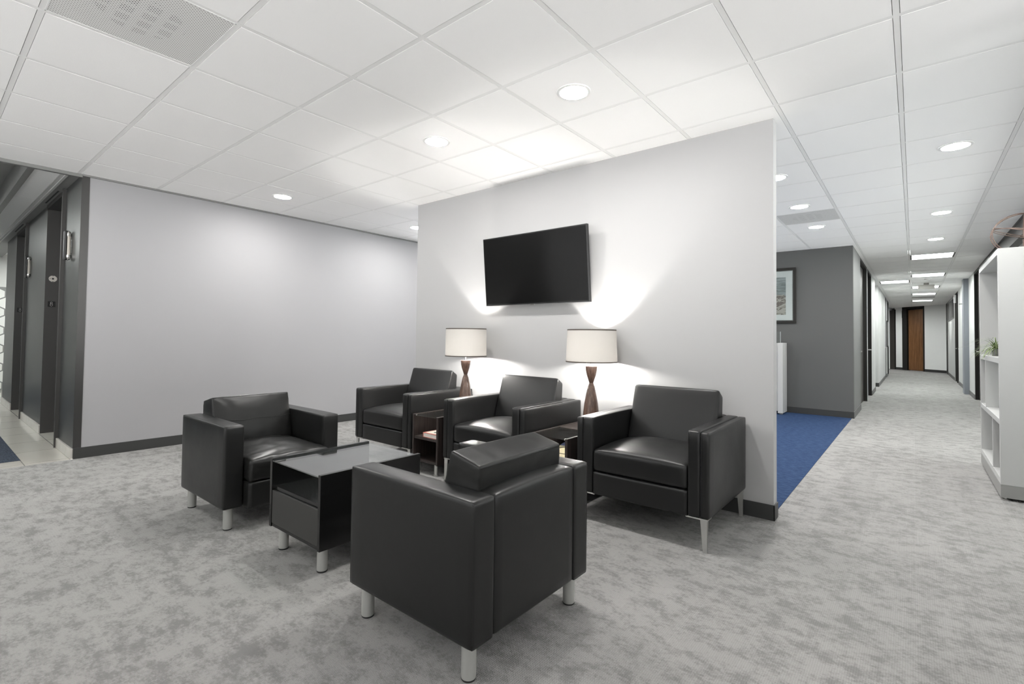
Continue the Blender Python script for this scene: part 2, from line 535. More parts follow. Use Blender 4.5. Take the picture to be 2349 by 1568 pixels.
# right corridor wall
bm = B()
for a, b in ((11.35, 12.85), (14.0, 18.75), (20.2, 20.35)):
    box(bm, XR, a, 0, XR+.15, b, CEIL+.05)
box(bm, XR, 20.35, 0, XR+.15, 24.2, 1.95)
struct('wall_corridor_right', bm, WALL_C)
bm = B()
for a, b in ((11.35, 12.85), (14.0, 15.26), (15.7, 18.75), (20.35, 24.2)):
    box(bm, XR-.007, a, 0, XR, b, .1)
struct('baseboard_corridor_right', bm, BASE_LIT)
corridor_door(7, XR, 12.85, 14.0, 1, hy=13.75)
corridor_door(8, XR, 18.75, 19.45, 1, hy=18.9)
corridor_door(9, XR, 19.5, 20.2, 1, hy=20.1)
COLM = painted('blue_grey_column_paint', (.21, .225, .25))
bm = B(); box(bm, XR-.09, 15.26, 0, XR+.05, 15.7, CEIL+.02); struct('wall_column', bm, COLM)
# high dark window near the corridor end
bm = B()
for y in (20.35, 21.6, 22.9, 24.1):
    box(bm, XR-.01, y, 1.95, XR+.1, y+.08, CEIL)
box(bm, XR-.01, 20.35, 1.93, XR+.1, 24.2, 1.98); box(bm, XR-.01, 20.35, 2.58, XR+.1, 24.2, CEIL+.02)
w = struct('window_2', bm, TRIMG)
bm = B(); box(bm, XR+.04, 20.4, 1.98, XR+.05, 24.15, 2.58)
ob('pane', bm, mat('dark_window_glass', (.012, .012, .012), .08), w)
bm = B(); box(bm, XR-.012, 24.2, 0, XR+.1, 25.1, CEIL+.02); struct('trim_3', bm, DARKF)

# glazed office front behind the shelf unit
bm = B()
for y in (2.9, 5.1, 7.7, 10.15):
    box(bm, XR, y, 0, XR+.1, y+.05, 2.6)
box(bm, XR, 2.9, 0, XR+.1, 10.2, .12); box(bm, XR, 2.9, 2.44, XR+.1, 10.2, 2.62)
w = struct('window_1', bm, DARKF)
bm = B(); box(bm, XR+.045, 2.95, .12, XR+.055, 10.15, 2.44); ob('pane', bm, TGLASS, w)
bm = B(); box(bm, XR, 10.2, 0, XR+.15, 11.35, CEIL+.05); struct('wall_right_pier', bm, WALL_G2)
bm = B(); box(bm, XR-.002, 10.2, 2.44, XR, 11.4, 2.58); struct('trim_4', bm, DARKF)
bm = B(); box(bm, XR-.004, 2.9, 2.62, XR+.12, 12.85, CEIL+.01); struct('trim_5', bm, DARKF)
bm = B(); box(bm, 3.9, 2.9, 0, 4.0, 12, .95); struct('wall_office', bm, WALL_C)
bm = B()
for y in (4.3, 5.7, 7.1, 8.5, 9.9, 11.3): box(bm, 3.92, y, .5, 4.0, y+.06, CEIL+.1)
struct('added_window_6', bm, TRIMG)  # office windows added to light the corridor ceiling through the glazing
bm = B(); box(bm, 1.0, 11.9, 0, 4.0, 12, CEIL+.1); struct('wall_office_end', bm, WALL_C)
bm = B(); box(bm, XR+.12, 2.95, CEIL, 3.9, 11.9, CEIL+.02); struct('ceiling_office', bm, TILE)

# corridor end wall, set at an angle
P0 = Vector((.99, 25.15, 0)); P1 = Vector((-2.0, 28.35, 0))
dv = (P1-P0).normalized(); nv = Vector((-dv.y, dv.x, 0)) * -1
def along(t, off=0): return P0 + dv*t - Vector((dv.y, -dv.x, 0))*off*-1
ang = math.atan2(dv.y, dv.x)
def endbox(bm_, t0, t1, z0, z1, o0, o1):
    # offset o positive = away from camera
    n_ = Vector((-dv.y, dv.x, 0))
    if n_.y < 0: n_ = -n_
    ps = [P0+dv*t+n_*o for t in (t0, t1) for o in (o0, o1)]
    vs = [bm_.verts.new((p.x, p.y, z)) for p in ps for z in (z0, z1)]
    for f in ((0, 1, 3, 2), (4, 6, 7, 5), (0, 4, 5, 1), (2, 3, 7, 6), (0, 2, 6, 4), (1, 5, 7, 3)):
        bm_.faces.new([vs[i] for i in f])
bm = B()
for a, b in ((0, .95), (1.98, 2.37), (2.62, 4.4)):
    endbox(bm, a, b, 0, CEIL+.05, 0, .12)
struct('wall_end', bm, painted('end_wall_lightened_paint', (.80, .81, .80)))  # paint lightened in place of light missing at this end
bm = B()
for a, b in ((0, .95), (1.98, 2.37)): endbox(bm, a, b, 0, .1, -.008, 0)
struct('baseboard_end', bm, BASE)
bm = B(); endbox(bm, .95, 1.0, 0, 2.62, -.02, .12); endbox(bm, 1.75, 1.98, 0, 2.62, -.02, .12); endbox(bm, .95, 1.98, 2.58, CEIL, -.02, .12)
d = struct('door_10', bm, DARKF)
bm = B(); endbox(bm, 1.0, 1.72, .02, 2.52, .03, .07)
ob('panel', bm, WOODD, d, label='warm brown wood door panel')
bm = B(); endbox(bm, 1.75, 1.98, 2.2, 2.5, -.03, -.01); ob('closer', bm, DARKF, d)
bm = B(); endbox(bm, 2.37, 2.62, 0, 2.55, -.015, .05); struct('door_11', bm, DARKD)
bm = B(); endbox(bm, 2.32, 2.37, 0, 2.58, -.02, .12); struct('trim_6', bm, DARKF)

# elevator wall
SX = [(-6.80, -7.835), (-9.36, -10.445)]
bm = B()
for a, b, c in ((XL-.0005, -6.80, .054), (-7.835, -9.36, .13), (-10.445, -11.65, .13)):
    box(bm, b, YE, 0, a, YE+c, CEIL+.02)
box(bm, -6.82, YE+.054, 0, -6.80, YE+.13, CEIL+.02) if False else None
for a, b in SX: box(bm, b, YE, 2.63, a, YE+.13, CEIL+.02)
struct('wall_elevator', bm, STEEL)
bm = B()
for a, b in ((XL-.001, -6.80), (-7.835, -9.36), (-10.445, -11.65)):
    box(bm, b, YE-.018, 0, a, YE, .095, .003)
struct('baseboard_lobby', bm, STONE)
bm = B()
for k in range(2):
    a, b = SX[k]
    f = B()
    box(f, a, YE-.03, 0, a+.035, YE+.005, 2.645)        # near edge strip
    box(f, b, YE-.012, 2.60, a-.0005, YE+.129, 2.6449)
    d = struct('door_%d' % (k+1), f, STEEL_D)
    j = B(); box(j, b+.0005, YE-.006, 0, b+.006, YE+.139, 2.599); ob('jamb', j, STEEL_D, d)
    j = B(); box(j, b, YE+.14, .01, (a+b)/2-.002, YE+.17, 2.6); box(j, (a+b)/2+.002, YE+.155, .01, a, YE+.18, 2.6)
    ob_split('panel', j, STEEL, d)
bm.free()
# lobby ceiling: soffit above the doors, cove ledge, white panels, dark recess
bm = B(); box(bm, -14, .895, CEIL, XL, YE+.13, CEIL+.03); struct('ceiling_lobby_soffit', bm, mat('soffit_paint', (.22, .22, .215), .5))
bm = B(); box(bm, -14, .875, CEIL-.008, XL, .895, CEIL+.03); box(bm, -14, .845, CEIL+.004, XL, .875, CEIL+.03); struct('trim_7', bm, mat('cove_trim', (.5, .5, .49), .4))
bm = B()
for x in (-7.68, -9.2, -10.7, -12.2, -13.7):
    box(bm, x+.002, .67, CEIL+.008, x+1.518, .843, CEIL+.03)
struct('ceiling_lobby_panels', bm, mat('lobby_ceiling_panel', (.85, .85, .84), .6))
bm = B(); box(bm, -14, .62, CEIL-.004, XL, .668, CEIL+.25); struct('trim_8', bm, TRIMG)
bm = B(); box(bm, -14, -1.6, CEIL+.22, XL, .62, CEIL+.26); struct('ceiling_lobby_recess', bm, mat('recess_paint', (.25, .25, .24), .6))
bm = B(); box(bm, XL-.03, -1.6, CEIL-.03, XL+.012, YE+.0, CEIL+.02); struct('trim_9', bm, TRIMG)
bm = B(); box(bm, XL-.045, -1.6, CEIL-.005, XL-.03, YE, CEIL+.24); struct('trim_10', bm, TRIMG)
# dark slots in the soffit above each opening
bm = B()
for a, b in SX: box(bm, b+.1, .93, CEIL-.001, a-.15, .945, CEIL+.002)
struct('trim_11', bm, RUBBER)
bm = B(); box(bm, -14, -1.62, 0, XL, -1.5, CEIL+.3); struct('wall_lobby_opposite', bm, STEEL)
bm = B(); box(bm, -16, 3.0, 0, XL-.16, 3.1, CEIL+.3); box(bm, -11.65, YE+.13, 0, -11.6, 3.0, CEIL+.05); struct('wall_lobby_back', bm, WALL_C)
bm = B(); box(bm, -16, YE+.13, CEIL+.05, XL-.16, 3.0, CEIL+.1); struct('ceiling_lobby_end', bm, TILE)
# far hexagon tiled wall
bm = B(); box(bm, -14.1, -1.6, 0, -14, 3, CEIL+.3); struct('wall_lobby_far', bm, painted('far_wall_paint', (.6, .6, .58)))
bm = B(); R_ = .12
for r_ in range(14):
    for c_ in range(12):
        cy_ = -.4 + c_*R_*1.74 + (r_ % 2)*R_*.87; cz = .1 + r_*R_*1.51
        if cz > 2.0: continue
        vs = [bm.verts.new((-13.99, cy_+.90*R_*math.sin(PI/3*k), cz+.90*R_*math.cos(PI/3*k))) for k in range(6)]
        bm.faces.new(vs)
box(bm, 0, 0, 0, 0, 0, 0) if False else None
g_ = B(); box(g_, -13.998, -.6, 0, -13.993, 2.2, 2.05); struct('wall_lobby_grout', g_, mat('tile_grout', (.22, .22, .21), .8))
struct('wall_lobby_tiles', bm, mat('hexagon_tile', (.78, .78, .75), .2))

# window walls added out of view to let in fill light
bm = B()
box(bm, XL, YB-.1, 0, 4.0, YB, .35); box(bm, XL, YB-.1, 2.5, 4.0, YB, CEIL+.15)
for k in range(8):
    x = XL + k*1.43; box(bm, x-.36, YB-.1, .35, x+.36, YB, 2.5)
struct('added_window_3', bm, TRIMG)
bm = B()
box(bm, 3.9, YB, 0, 4.0, 2.9, .35); box(bm, 3.9, YB, 2.5, 4.0, 2.9, CEIL+.15)
for k in range(6):
    y = YB + k*1.42; box(bm, 3.9, y-.36, .35, 4.0, y+.36, 2.5)
struct('added_window_4', bm, TRIMG)  # side windows, also added for fill

# ------------------------------------------------------------------ ceiling fixtures
def downlight(name='downlight'):
    t = thing(name, '', 'ceiling light')
    b_ = B(); lathe(b_, [(.082, .004), (.084, -.006), (.101, -.004), (.103, .0)], 40, cap=False)
    ob('trim_ring', b_, WHITE_M, t, True)
    b_ = B(); lathe(b_, [(.0822, -.0005), (.0005, -.0005)], 40, cap=False)
    for v_ in b_.verts: pass
    ob('lens', b_, DOWN_E, t)
    b_ = B(); lathe(b_, [(.1005, .0), (.1005, .0005), (.1035, .0005), (.1035, 0)], 40, cap=False)
    ob('gasket', b_, TRIMG, t)
    return t
cells_d = [
    ((-2, 3), 'round recessed downlight, largest in view, in front of the television wall'),
    ((-4, 3), 'round recessed downlight above the space between coffee table and television'),
    ((-8, 3), 'round recessed downlight in the ceiling by the long white wall'),
    ((1, 7), 'round recessed downlight over the grey corridor, nearest one above the white shelf unit'),
    ((-1, 7), 'round recessed downlight half hidden by the end of the television wall'),
    ((-1, 9), 'round recessed downlight on the near side of the grey vent above blue carpet'),
    ((-1, 11), 'round recessed downlight between the grey ceiling vent and charcoal wall'),
    ((1, 11), 'second round downlight along the corridor ceiling from the camera'),
    ((1, 14), 'last round downlight before the first rectangular corridor ceiling light'),
]
first = None
for (i, j), lab in cells_d:
    loc = (GX+GS*(i+.5), GY+GS*(j+.5), CEIL)
    if first is None:
        first = downlight(); first.location = loc; first['label'] = lab; first['group'] = 'round ceiling downlights'
    else:
        dup(first, loc, 0, lab)
dup(first, (-1.9, 24.6, CEIL), 0, 'added round recessed downlight, unseen, brightening the corridor end')  # added out of view to brighten the corridor end
# unseen downlights added behind the accent wall and beyond the frame for extra light
for (i, j) in ((-4, 9), (-7, 9), (-5, 6), (-8, 6), (-8, -1)):
    dup(first, (GX+GS*(i+.5), GY+GS*(j+.5), CEIL), 0, 'added round recessed downlight, unseen, brightening the corridor end')

def troffer():
    t = thing('ceiling_troffer', '', 'ceiling light', group='rectangular corridor ceiling lights')
    b_ = B(); h = .29
    for s in (-1, 1):
        box(b_, -h, s*h, 0, h, s*(h-.02), .05)
    ob_split('frame', b_, WHITE_M, t)
    b_ = B()
    for s in (-1, 1): box(b_, s*h, -h, 0, s*(h-.022), h, .05)
    ob_split('end_cap', b_, DARKF, t, label='dark end strip')
    b_ = B(); box(b_, -h+.02, -h+.02, .02, h-.02, h-.02, .03)
    ob('diffuser', b_, TROF_E, t)
    return t
labs = ['rectangular ceiling light in the corridor, largest and nearest of the lit panels',
        'second lit rectangular panel along the middle of the corridor ceiling',
        'lit rectangular panel offset to the left side of corridor ceiling',
        'lit rectangular panel partly hidden behind the small hanging grey sign',
        'lit rectangular panel just beyond the hanging sign in the corridor',
        'lit rectangular panel closest to the wooden door at corridor end']
tf = None
for (i, j), lab in zip(TROF, labs):
    loc = (GX+GS*(i+.5), GY+GS*(j+.5), CEIL)
    if tf is None: tf = troffer(); tf.location = loc; tf['label'] = lab
    else: dup(tf, loc, 0, lab)
for (i, j) in ADDED_BEHIND:  # unseen troffers added behind the camera for fill light
    dup(tf, (GX+GS*(i+.5), GY+GS*(j+.5), CEIL), 0, 'added rectangular ceiling light, unseen behind the camera')
for x in (-7.5, -9.8, -12):  # troffers added out of view to light the lobby
    dup(tf, (x, -.6, CEIL+.16), 0, 'added rectangular ceiling light, unseen in the elevator lobby')
dup(tf, (-13, 1.9, CEIL), 0, 'added rectangular ceiling light, unseen in the far lobby bay')  # added to light the far bay
dup(tf, (-1.7, 25.4, CEIL-.06), 0, 'added rectangular ceiling light, unseen around the corner at the corridor end')  # added to brighten the end wall from out of view
dup(tf, (2.4, 7.0, CEIL-.06), 0, 'added rectangular ceiling light, unseen inside the glazed office')  # added to light the room behind the glazing

for (i, j), lab in zip(VENTS, ('square perforated grey air vent panel in the near ceiling, its centre dark',
                               'square grey perforated vent panel between two downlights above blue carpet')):
    t = thing('ceiling_vent', lab, 'vent', (GX+GS*(i+.5), GY+GS*(j+.5), CEIL), 0, 'perforated ceiling vents')
    b_ = B(); box(b_, -.291, -.291, .001, .291, .291, .006); ob('perforated_plate', b_, PERF, t)
    b_ = B()
    for s in (-1, 1):
        box(b_, -.297, s*.291, 0, .297, s*.297, .012); box(b_, s*.291, -.297, 0, s*.297, .297, .012)
    ob_split('frame', b_, WHITE_M, t)
t = thing('ceiling_vent', 'narrow dark return slot vent between the two farthest corridor light panels', 'vent', (.254, 20.9, CEIL))
b_ = B(); box(b_, -.29, -.2, -.003, .29, .2, .002); ob('plate', b_, mat('vent_plate_grey', (.3, .29, .27), .6), t)  # plain grey vent plate
t = thing('hanging_sign', 'small plain grey sign hanging edge-on from the corridor ceiling', 'sign', (.254, 15.9, CEIL))
b_ = B(); box(b_, -.16, -.02, -.15, .16, .02, -.045, .004); ob('panel', b_, mat('sign_grey', (.36, .35, .32), .5), t)
b_ = B(); box(b_, -.05, -.03, -.045, .05, .03, -.001); ob('mount', b_, mat('mount_grey', (.25, .24, .22), .5), t)
t = thing('smoke_detector', 'small round white detector on corridor ceiling before the hanging sign', 'smoke detector', (.27, 14.9, CEIL))
b_ = B(); lathe(b_, [(.07, 0), (.065, -.02), (.045, -.032), (.01, -.034)], 20); ob('housing', b_, WHITE_M, t, True)
t = thing('sconce', 'small chrome bracket high on corridor wall beside blue-grey column', 'wall fixture', (XR, 16.6, 2.15))
b_ = B(); box(b_, -.09, -.02, -.012, 0, .02, .012, .004); box(b_, -.1, -.03, -.02, -.08, .03, .005, .004); ob('bracket', b_, CHROME, t)
t = thing('alarm_box', 'small white wall box at ceiling height between two dark corridor doors', 'alarm', (XR, 19.475, 2.47))
b_ = B(); box(b_, -.05, -.05, -.12, .0, .05, .12, .01); ob('housing', b_, WHITE_M, t)
t = thing('picture_frame', 'narrow dark framed picture on the far corridor wall between doors', 'picture', (XC, 21.25, 1.45))
b_ = B(); box(b_, .001, -.32, -.45, .03, .32, .45, .004); ob('frame', b_, DARKF, t)
b_ = B(); box(b_, .029, -.28, -.41, .032, .28, .41); ob('print', b_, mat('pale_print', (.6, .6, .58), .3), t)

# ------------------------------------------------------------------ old style armchairs (round grey legs)
def old_chair():
    t = thing('armchair', '', 'armchair', group='black leather armchairs with round grey legs')
    W, D = .367, .3575; z0, z1 = .135, .622
    for s in (-1, 1):
        b_ = B()
        cushion(b_, c8box(min(s*W, s*(W-.11)), -D, z0, max(s*W, s*(W-.11)), D, z1), (.075, .012, .017), 8, (.003 if s < 0 else 0, .003 if s > 0 else 0, 0, 0, 0, .004))
        a = ob('armrest', b_, LEA, t, 'all')
        b_ = B()
        xo = s*(W-.004); xi = s*(W-.106)
        for x in (xo, xi):
            tube(b_, [(x, -D+.004, z1-.012), (x, -D+.012, z1-.003), (x, D-.012, z1-.003), (x, D-.004, z1-.012)], .0016, 6)
        tube(b_, [(xo, -D+.003, z0+.02), (xo, -D+.003, z1-.015)], .0016, 6)
        tube(b_, [(xo, D-.003, z0+.02), (xo, D-.003, z1-.015)], .0016, 6)
        ob_split('piping', b_, LEA, a, 'all')
    b_ = B(); cushion(b_, c8box(-W+.112, .235, z0+.002, W-.112, D-.002, z1-.002), (.02, .12, .03), 10, (0, 0, 0, .004, 0, .012))
    ob('backrest', b_, LEA, t, 'all')
    b_ = B(); cushion(b_, c8box(-W+.113, -D-.078, z0, W-.113, .24, .288), (.012, .02, .06), 8)
    ob('seat_base', b_, LEA, t, 'all')
    b_ = B(); cushion(b_, c8box(-W+.113, -D-.085, .288, W-.113, .2, .418), (.03, .035, .2), 40, (.004, .004, .006, 0, 0, .05)); crease(b_, .0034, (3.2, 8, 4)); crease(b_, .0013, (6, 17, 8), 4.1)
    ob('seat_cushion', b_, LEA, t, 'all')
    # back cushion leaning on the back
    x0, x1 = -W+.106, W-.106
    q = [(.075, .425), (.162, .745), (.3, .44), (.312, .709)]
    c = [(x, *q[k]) for x in (x0, x1) for k in (0, 1, 2, 3)]
    # order: x, y, z -> y index: front (0,1) back (2,3)
    b_ = B(); cushion(b_, c, (.018, .06, .03), 34, (.004, .004, .02, .002, 0, .004)); crease(b_, .0020, (3.5, 3, 9), 2.3)
    bc = ob('back_cushion', b_, LEA_M, t, 'all')
    b_ = B()
    tube(b_, [(x0+.02+(x1-x0-.04)*k/14, .098-.012*math.sin(PI*(k+.5)/15)-.004, .585+.004*math.sin(k)) for k in range(15)], .0016, 6)
    tube(b_, [(x0+.01, .166, .735), (x1-.01, .166, .735)], .002, 6); tube(b_, [(x0+.01, .31, .70), (x1-.01, .31, .70)], .002, 6)
    ob_split('piping', b_, LEA, bc, 'all')
    for sx in (-1, 1):
        for sy in (-1, 1):
            b_ = B(); lathe(b_, [(.025, .006), (.026, .02), (.026, z0+.004)], 24, (sx*.315, sy*.295))
            lg = ob('leg', b_, LEGP, t, True)
            b_ = B(); lathe(b_, [(.024, 0), (.0255, .003), (.0255, .007)], 24, (sx*.315, sy*.295)); ob('foot_pad', b_, RUBBER, lg, True)
    return t
ch = old_chair(); ch.location = (-1.49, 1.557, 0); ch.rotation_euler = (0, 0, -PI/2)
ch['label'] = 'black leather armchair seen from behind, round grey legs, nearest the camera'
worn = dup(ch, (-3.503, 1.548, 0), PI/2, 'worn black leather armchair with creased seat, round grey legs, facing coffee table')

for c_ in ch.children:
    if c_.name.startswith('back_cushion'): c_.location.y -= .03
for c_ in worn.children:
    if c_.name.startswith('seat_cushion'):
        c_.data = c_.data.copy(); c_.data.materials[0] = LEA_W; c_['label'] = 'creased worn leather seat cushion'

# ------------------------------------------------------------------ new style armchairs (tapered metal legs)
def new_chair():
    t = thing('armchair', '', 'armchair', group='black leather armchairs with tapered metal legs')
    W, D = .4235, .39; z0, z1 = .182, .662
    for s in (-1, 1):
        b_ = B()
        xa, xb = s*(W-.047), s*(W-.118)
        cushion(b_, c8box(min(xa, xb), -D, z0, max(xa, xb), D-.01, z1), (.13, .02, .022), 8, (0, 0, 0, 0, 0, .004))
        a = ob('armrest', b_, LEA_N, t, 'all')
        b_ = B()
        xa, xb = s*W, s*(W-.0455)
        cushion(b_, c8box(min(xa, xb), -D+.002, z0, max(xa, xb), D-.004, z1-.003), (.2, .02, .022), 8, (.003 if s < 0 else 0, .003 if s > 0 else 0, 0, 0, 0, .002))
        o_ = ob('outer_panel', b_, LEA_N, a, 'all')
        b_ = B(); box(b_, s*(W-.05), -D+.012, z0+.004, s*(W-.043), D-.02, z1-.012)
        ob('seam', b_, SEAM, a)
    b_ = B(); cushion(b_, c8box(-W+.119, D-.115, z0, W-.119, D-.004, z1), (.012, .14, .03), 8, (0, 0, 0, .003, 0, .006))
    ob('backrest', b_, LEA_N, t, 'all')
    b_ = B(); cushion(b_, c8box(-W+.1195, -D, z0-.004, W-.1195, .3, .322), (.01, .02, .06), 8)
    ob('seat_base', b_, LEA_N, t, 'all')
    b_ = B(); cushion(b_, c8box(-W+.12, -D+.002, .324, W-.12, .2, .462), (.03, .04, .18), 16, (.003, .003, .006, 0, 0, .05))
    ob('seat_cushion', b_, LEA_N, t, 'all')
    x0, x1 = -W+.122, W-.122
    q = [(.10, .455), (.222, .842), (.275, .46), (.29, .798)]
    c = [(x, *q[k]) for x in (x0, x1) for k in (0, 1, 2, 3)]
    b_ = B(); cushion(b_, c, (.035, .09, .045), 14, (.002, .002, .012, .0, 0, .002))
    ob('back_cushion', b_, LEA_N, t, 'all')
    for sx in (-1, 1):
        for sy in (-1, 1):
            b_ = B()
            xo, yo = sx*(W-.012), sy*(D-.012)
            if sy > 0: yo = D-.03
            top = .174
            # tapered blade leg, L section
            def blade(xi_t, xi_b, y_t, y_b):
                vs = []
                for (xi, yi, z) in ((xi_t, y_t, top), (xi_b, y_b, 0)):
                    vs += [b_.verts.new((xo, yo, z)), b_.verts.new((xi, yo, z)), b_.verts.new((xi, yi, z)), b_.verts.new((xo, yi, z))]
                for f in ((0, 1, 2, 3), (7, 6, 5, 4), (0, 4, 5, 1), (1, 5, 6, 2), (2, 6, 7, 3), (3, 7, 4, 0)):
                    b_.faces.new([vs[k] for k in f])
            blade(xo-sx*.038, xo-sx*.023, yo-sy*.010, yo-sy*.010)
            blade(xo-sx*.008, xo-sx*.008, yo-sy*.022, yo-sy*.013)
            lg = ob('leg', b_, CHROME, t)
            b_ = B(); box(b_, xo+sx*.004, yo+sy*.004, top, xo-sx*.118, yo-sy*.07, top+.008, .001)
            ob('mounting_plate', b_, CHROME, lg)
    return t
YC = 2.78+.39
nc = new_chair(); nc.location = (-1.30, YC, 0)
nc['label'] = 'black leather armchair against television wall, rightmost of three, tapered metal legs'
dup(nc, (-2.585, YC, 0), 0, 'black leather armchair under the television between the two table lamps')
dup(nc, (-3.845, YC, 0), 0, 'black leather armchair farthest from camera, left of the smaller-looking table lamp')

# ------------------------------------------------------------------ coffee table
t = thing('coffee_table', 'low black coffee table with glass top and round grey legs between armchairs', 'coffee table', (-2.4925, 1.579, 0))
hx, hy, zb, zt = .2625, .309, .125, .492
for s in (-1, 1):
    b_ = B(); box(b_, s*hx, -hy, zb, s*(hx-.022), hy, zt, .0012); ob('side_panel', b_, BLACKT, t)
b_ = B()
box(b_, -hx+.022, -hy+.004, zb+.004, hx-.022, hy-.004, zb+.022)
ob('bottom_panel', b_, BLACKT, t)
b_ = B()
box(b_, -hx+.022, -hy+.016, .325, hx-.022, hy-.016, .343)
ob('shelf', b_, BLACKT, t)
for s in (-1, 1):
    b_ = B(); box(b_, -hx+.024, s*(hy-.003), .146, hx-.024, s*(hy-.019), .322, .0015); ob('drawer_front', b_, DRAW, t)
b_ = B(); box(b_, -hx+.0225, -hy+.002, .4775, hx-.0225, hy-.002, .4835); ob('glass_top', b_, TTOP, t, label='clear glass top')
for sx in (-1, 1):
    for sy in (-1, 1):
        b_ = B(); lathe(b_, [(.01, .474), (.011, .476), (.011, .4778)], 12, (sx*(hx-.04), sy*(hy-.03))); ob('glass_pad', b_, GLASS, t, True)
        b_ = B(); lathe(b_, [(.025, .006), (.0255, .02), (.0255, zb+.006)], 24, (sx*.2, sy*.255)); lg = ob('leg', b_, LEGP, t, True)
        b_ = B(); lathe(b_, [(.0245, 0), (.026, .003), (.026, .008)], 24, (sx*.2, sy*.255)); ob('foot_pad', b_, RUBBER, lg, True)

# ------------------------------------------------------------------ side tables
def side_table():
    t = thing('side_table', '', 'side table', group='narrow dark side tables between the armchairs')
    hx, y0, y1 = .1625, 0, .76
    for s in (-1, 1):
        b_ = B(); box(b_, s*hx, y0, .095, s*(hx-.018), y1, .497, .001); ob('side_panel', b_, ESPR, t)
    b_ = B(); box(b_, -hx+.018, y0+.004, .1, hx-.018, y1, .118); ob('bottom_panel', b_, ESPR, t)
    b_ = B(); box(b_, -hx+.018, y0+.008, .288, hx-.018, y1-.002, .308); ob('shelf', b_, ESPR, t)
    b_ = B(); box(b_, -hx+.018, y1-.018, .118, hx-.018, y1-.002, .48); ob('back_panel', b_, ESPR, t)
    b_ = B(); box(b_, -hx+.018, .36, .474, hx-.018, y1, .494); ob('top_panel', b_, ESPR, t)
    b_ = B(); box(b_, -hx+.0185, .004, .486, hx-.0185, .358, .492); ob('glass_top', b_, TTOP, t, label='clear glass front part of the top')
    for sx in (-1, 1):
        b_ = B(); lathe(b_, [(.007, .484), (.008, .493), (.004, .4955)], 12, (sx*(hx-.03), .02)); ob('glass_pad', b_, SILVER, t, True)
        for y in (.04, .70):
            b_ = B(); lathe(b_, [(.022, 0), (.022, .01), (.017, .013), (.017, .1)], 20, (sx*.108, y)); ob('leg', b_, CHROME, t, True)
    return t
st = side_table(); st.location = (-3.2375, 2.785, 0); st['label'] = 'dark woodgrain side table holding a red-edged book, between two far armchairs'
dup(st, (-1.9625, 2.785, 0), 0, 'dark side table holding a beige magazine, beside the rightmost wall armchair')

t = thing('book', 'white book with red cover edges lying on the dark side table shelf', 'book', (-3.197, 2.93, .3085), math.radians(-2))
b_ = B(); box(b_, -.088, -.122, .0, .088, .122, .003); box(b_, -.088, -.122, .034, .088, .122, .038, .001); box(b_, -.090, -.122, 0, -.086, .122, .038)
ob('cover', b_, mat('red_cover', (.50, .16, .13), .4), t)
b_ = B(); box(b_, -.086, -.118, .003, .084, .118, .034); ob('pages', b_, mat('book_paper', (.75, .71, .66), .8), t)
b_ = B(); box(b_, -.074, -.106, .038, .074, .106, .0385); box
ob('cover_panel', b_, mat('cream_cover_panel', (.66, .62, .56), .5), t)
b_ = B()
tube(b_, [(.02+.03*math.cos(a*.5), -.05+.02*math.sin(a*.9), .039) for a in range(14)], .0025, 5); ob('cover_drawing', b_, mat('ink', (.05, .05, .05), .6), t)

t = thing('magazine', 'beige magazine with a looping dark line, propped inside the right side table', 'magazine', (-1.965, 3.03, .3085))
b_ = B()
def leanbox(b_, x0, x1, y0, z0, y1, z1, th):
    n_ = Vector((0, -(z1-z0), (y1-y0))).normalized()*th
    vs = []
    for x in (x0, x1):
        for (y, z) in ((y0, z0), (y1, z1)):
            for k in (0, 1): vs.append(b_.verts.new((x, y+n_.y*k, z+n_.z*k)))
    for f in ((0, 1, 3, 2), (4, 6, 7, 5), (0, 4, 5, 1), (2, 3, 7, 6), (0, 2, 6, 4), (1, 5, 7, 3)): b_.faces.new([vs[i] for i in f])
leanbox(b_, -.12, .11, -.09, .006, .16, .060, .006)
ob('cover', b_, mat('beige_cover', (.62, .54, .36), .45), t)
b_ = B(); leanbox(b_, -.12, .11, .1, .048, .16, .061, .0068); ob('cover_band', b_, mat('blue_cover_band', (.10, .11, .20), .45), t)
b_ = B()
pts = []
for k in range(24):
    a = 2*PI*k/23; u = .075*math.cos(a)-.02; v_ = .03*math.sin(a)
    y = .03+v_*2; z = .006+(y+.09)/.25*.054+.0078
    pts.append((u, y, z))
tube(b_, pts, .0022, 5); ob('line_drawing', b_, mat('ink_dark', (.04, .03, .03), .6), t)

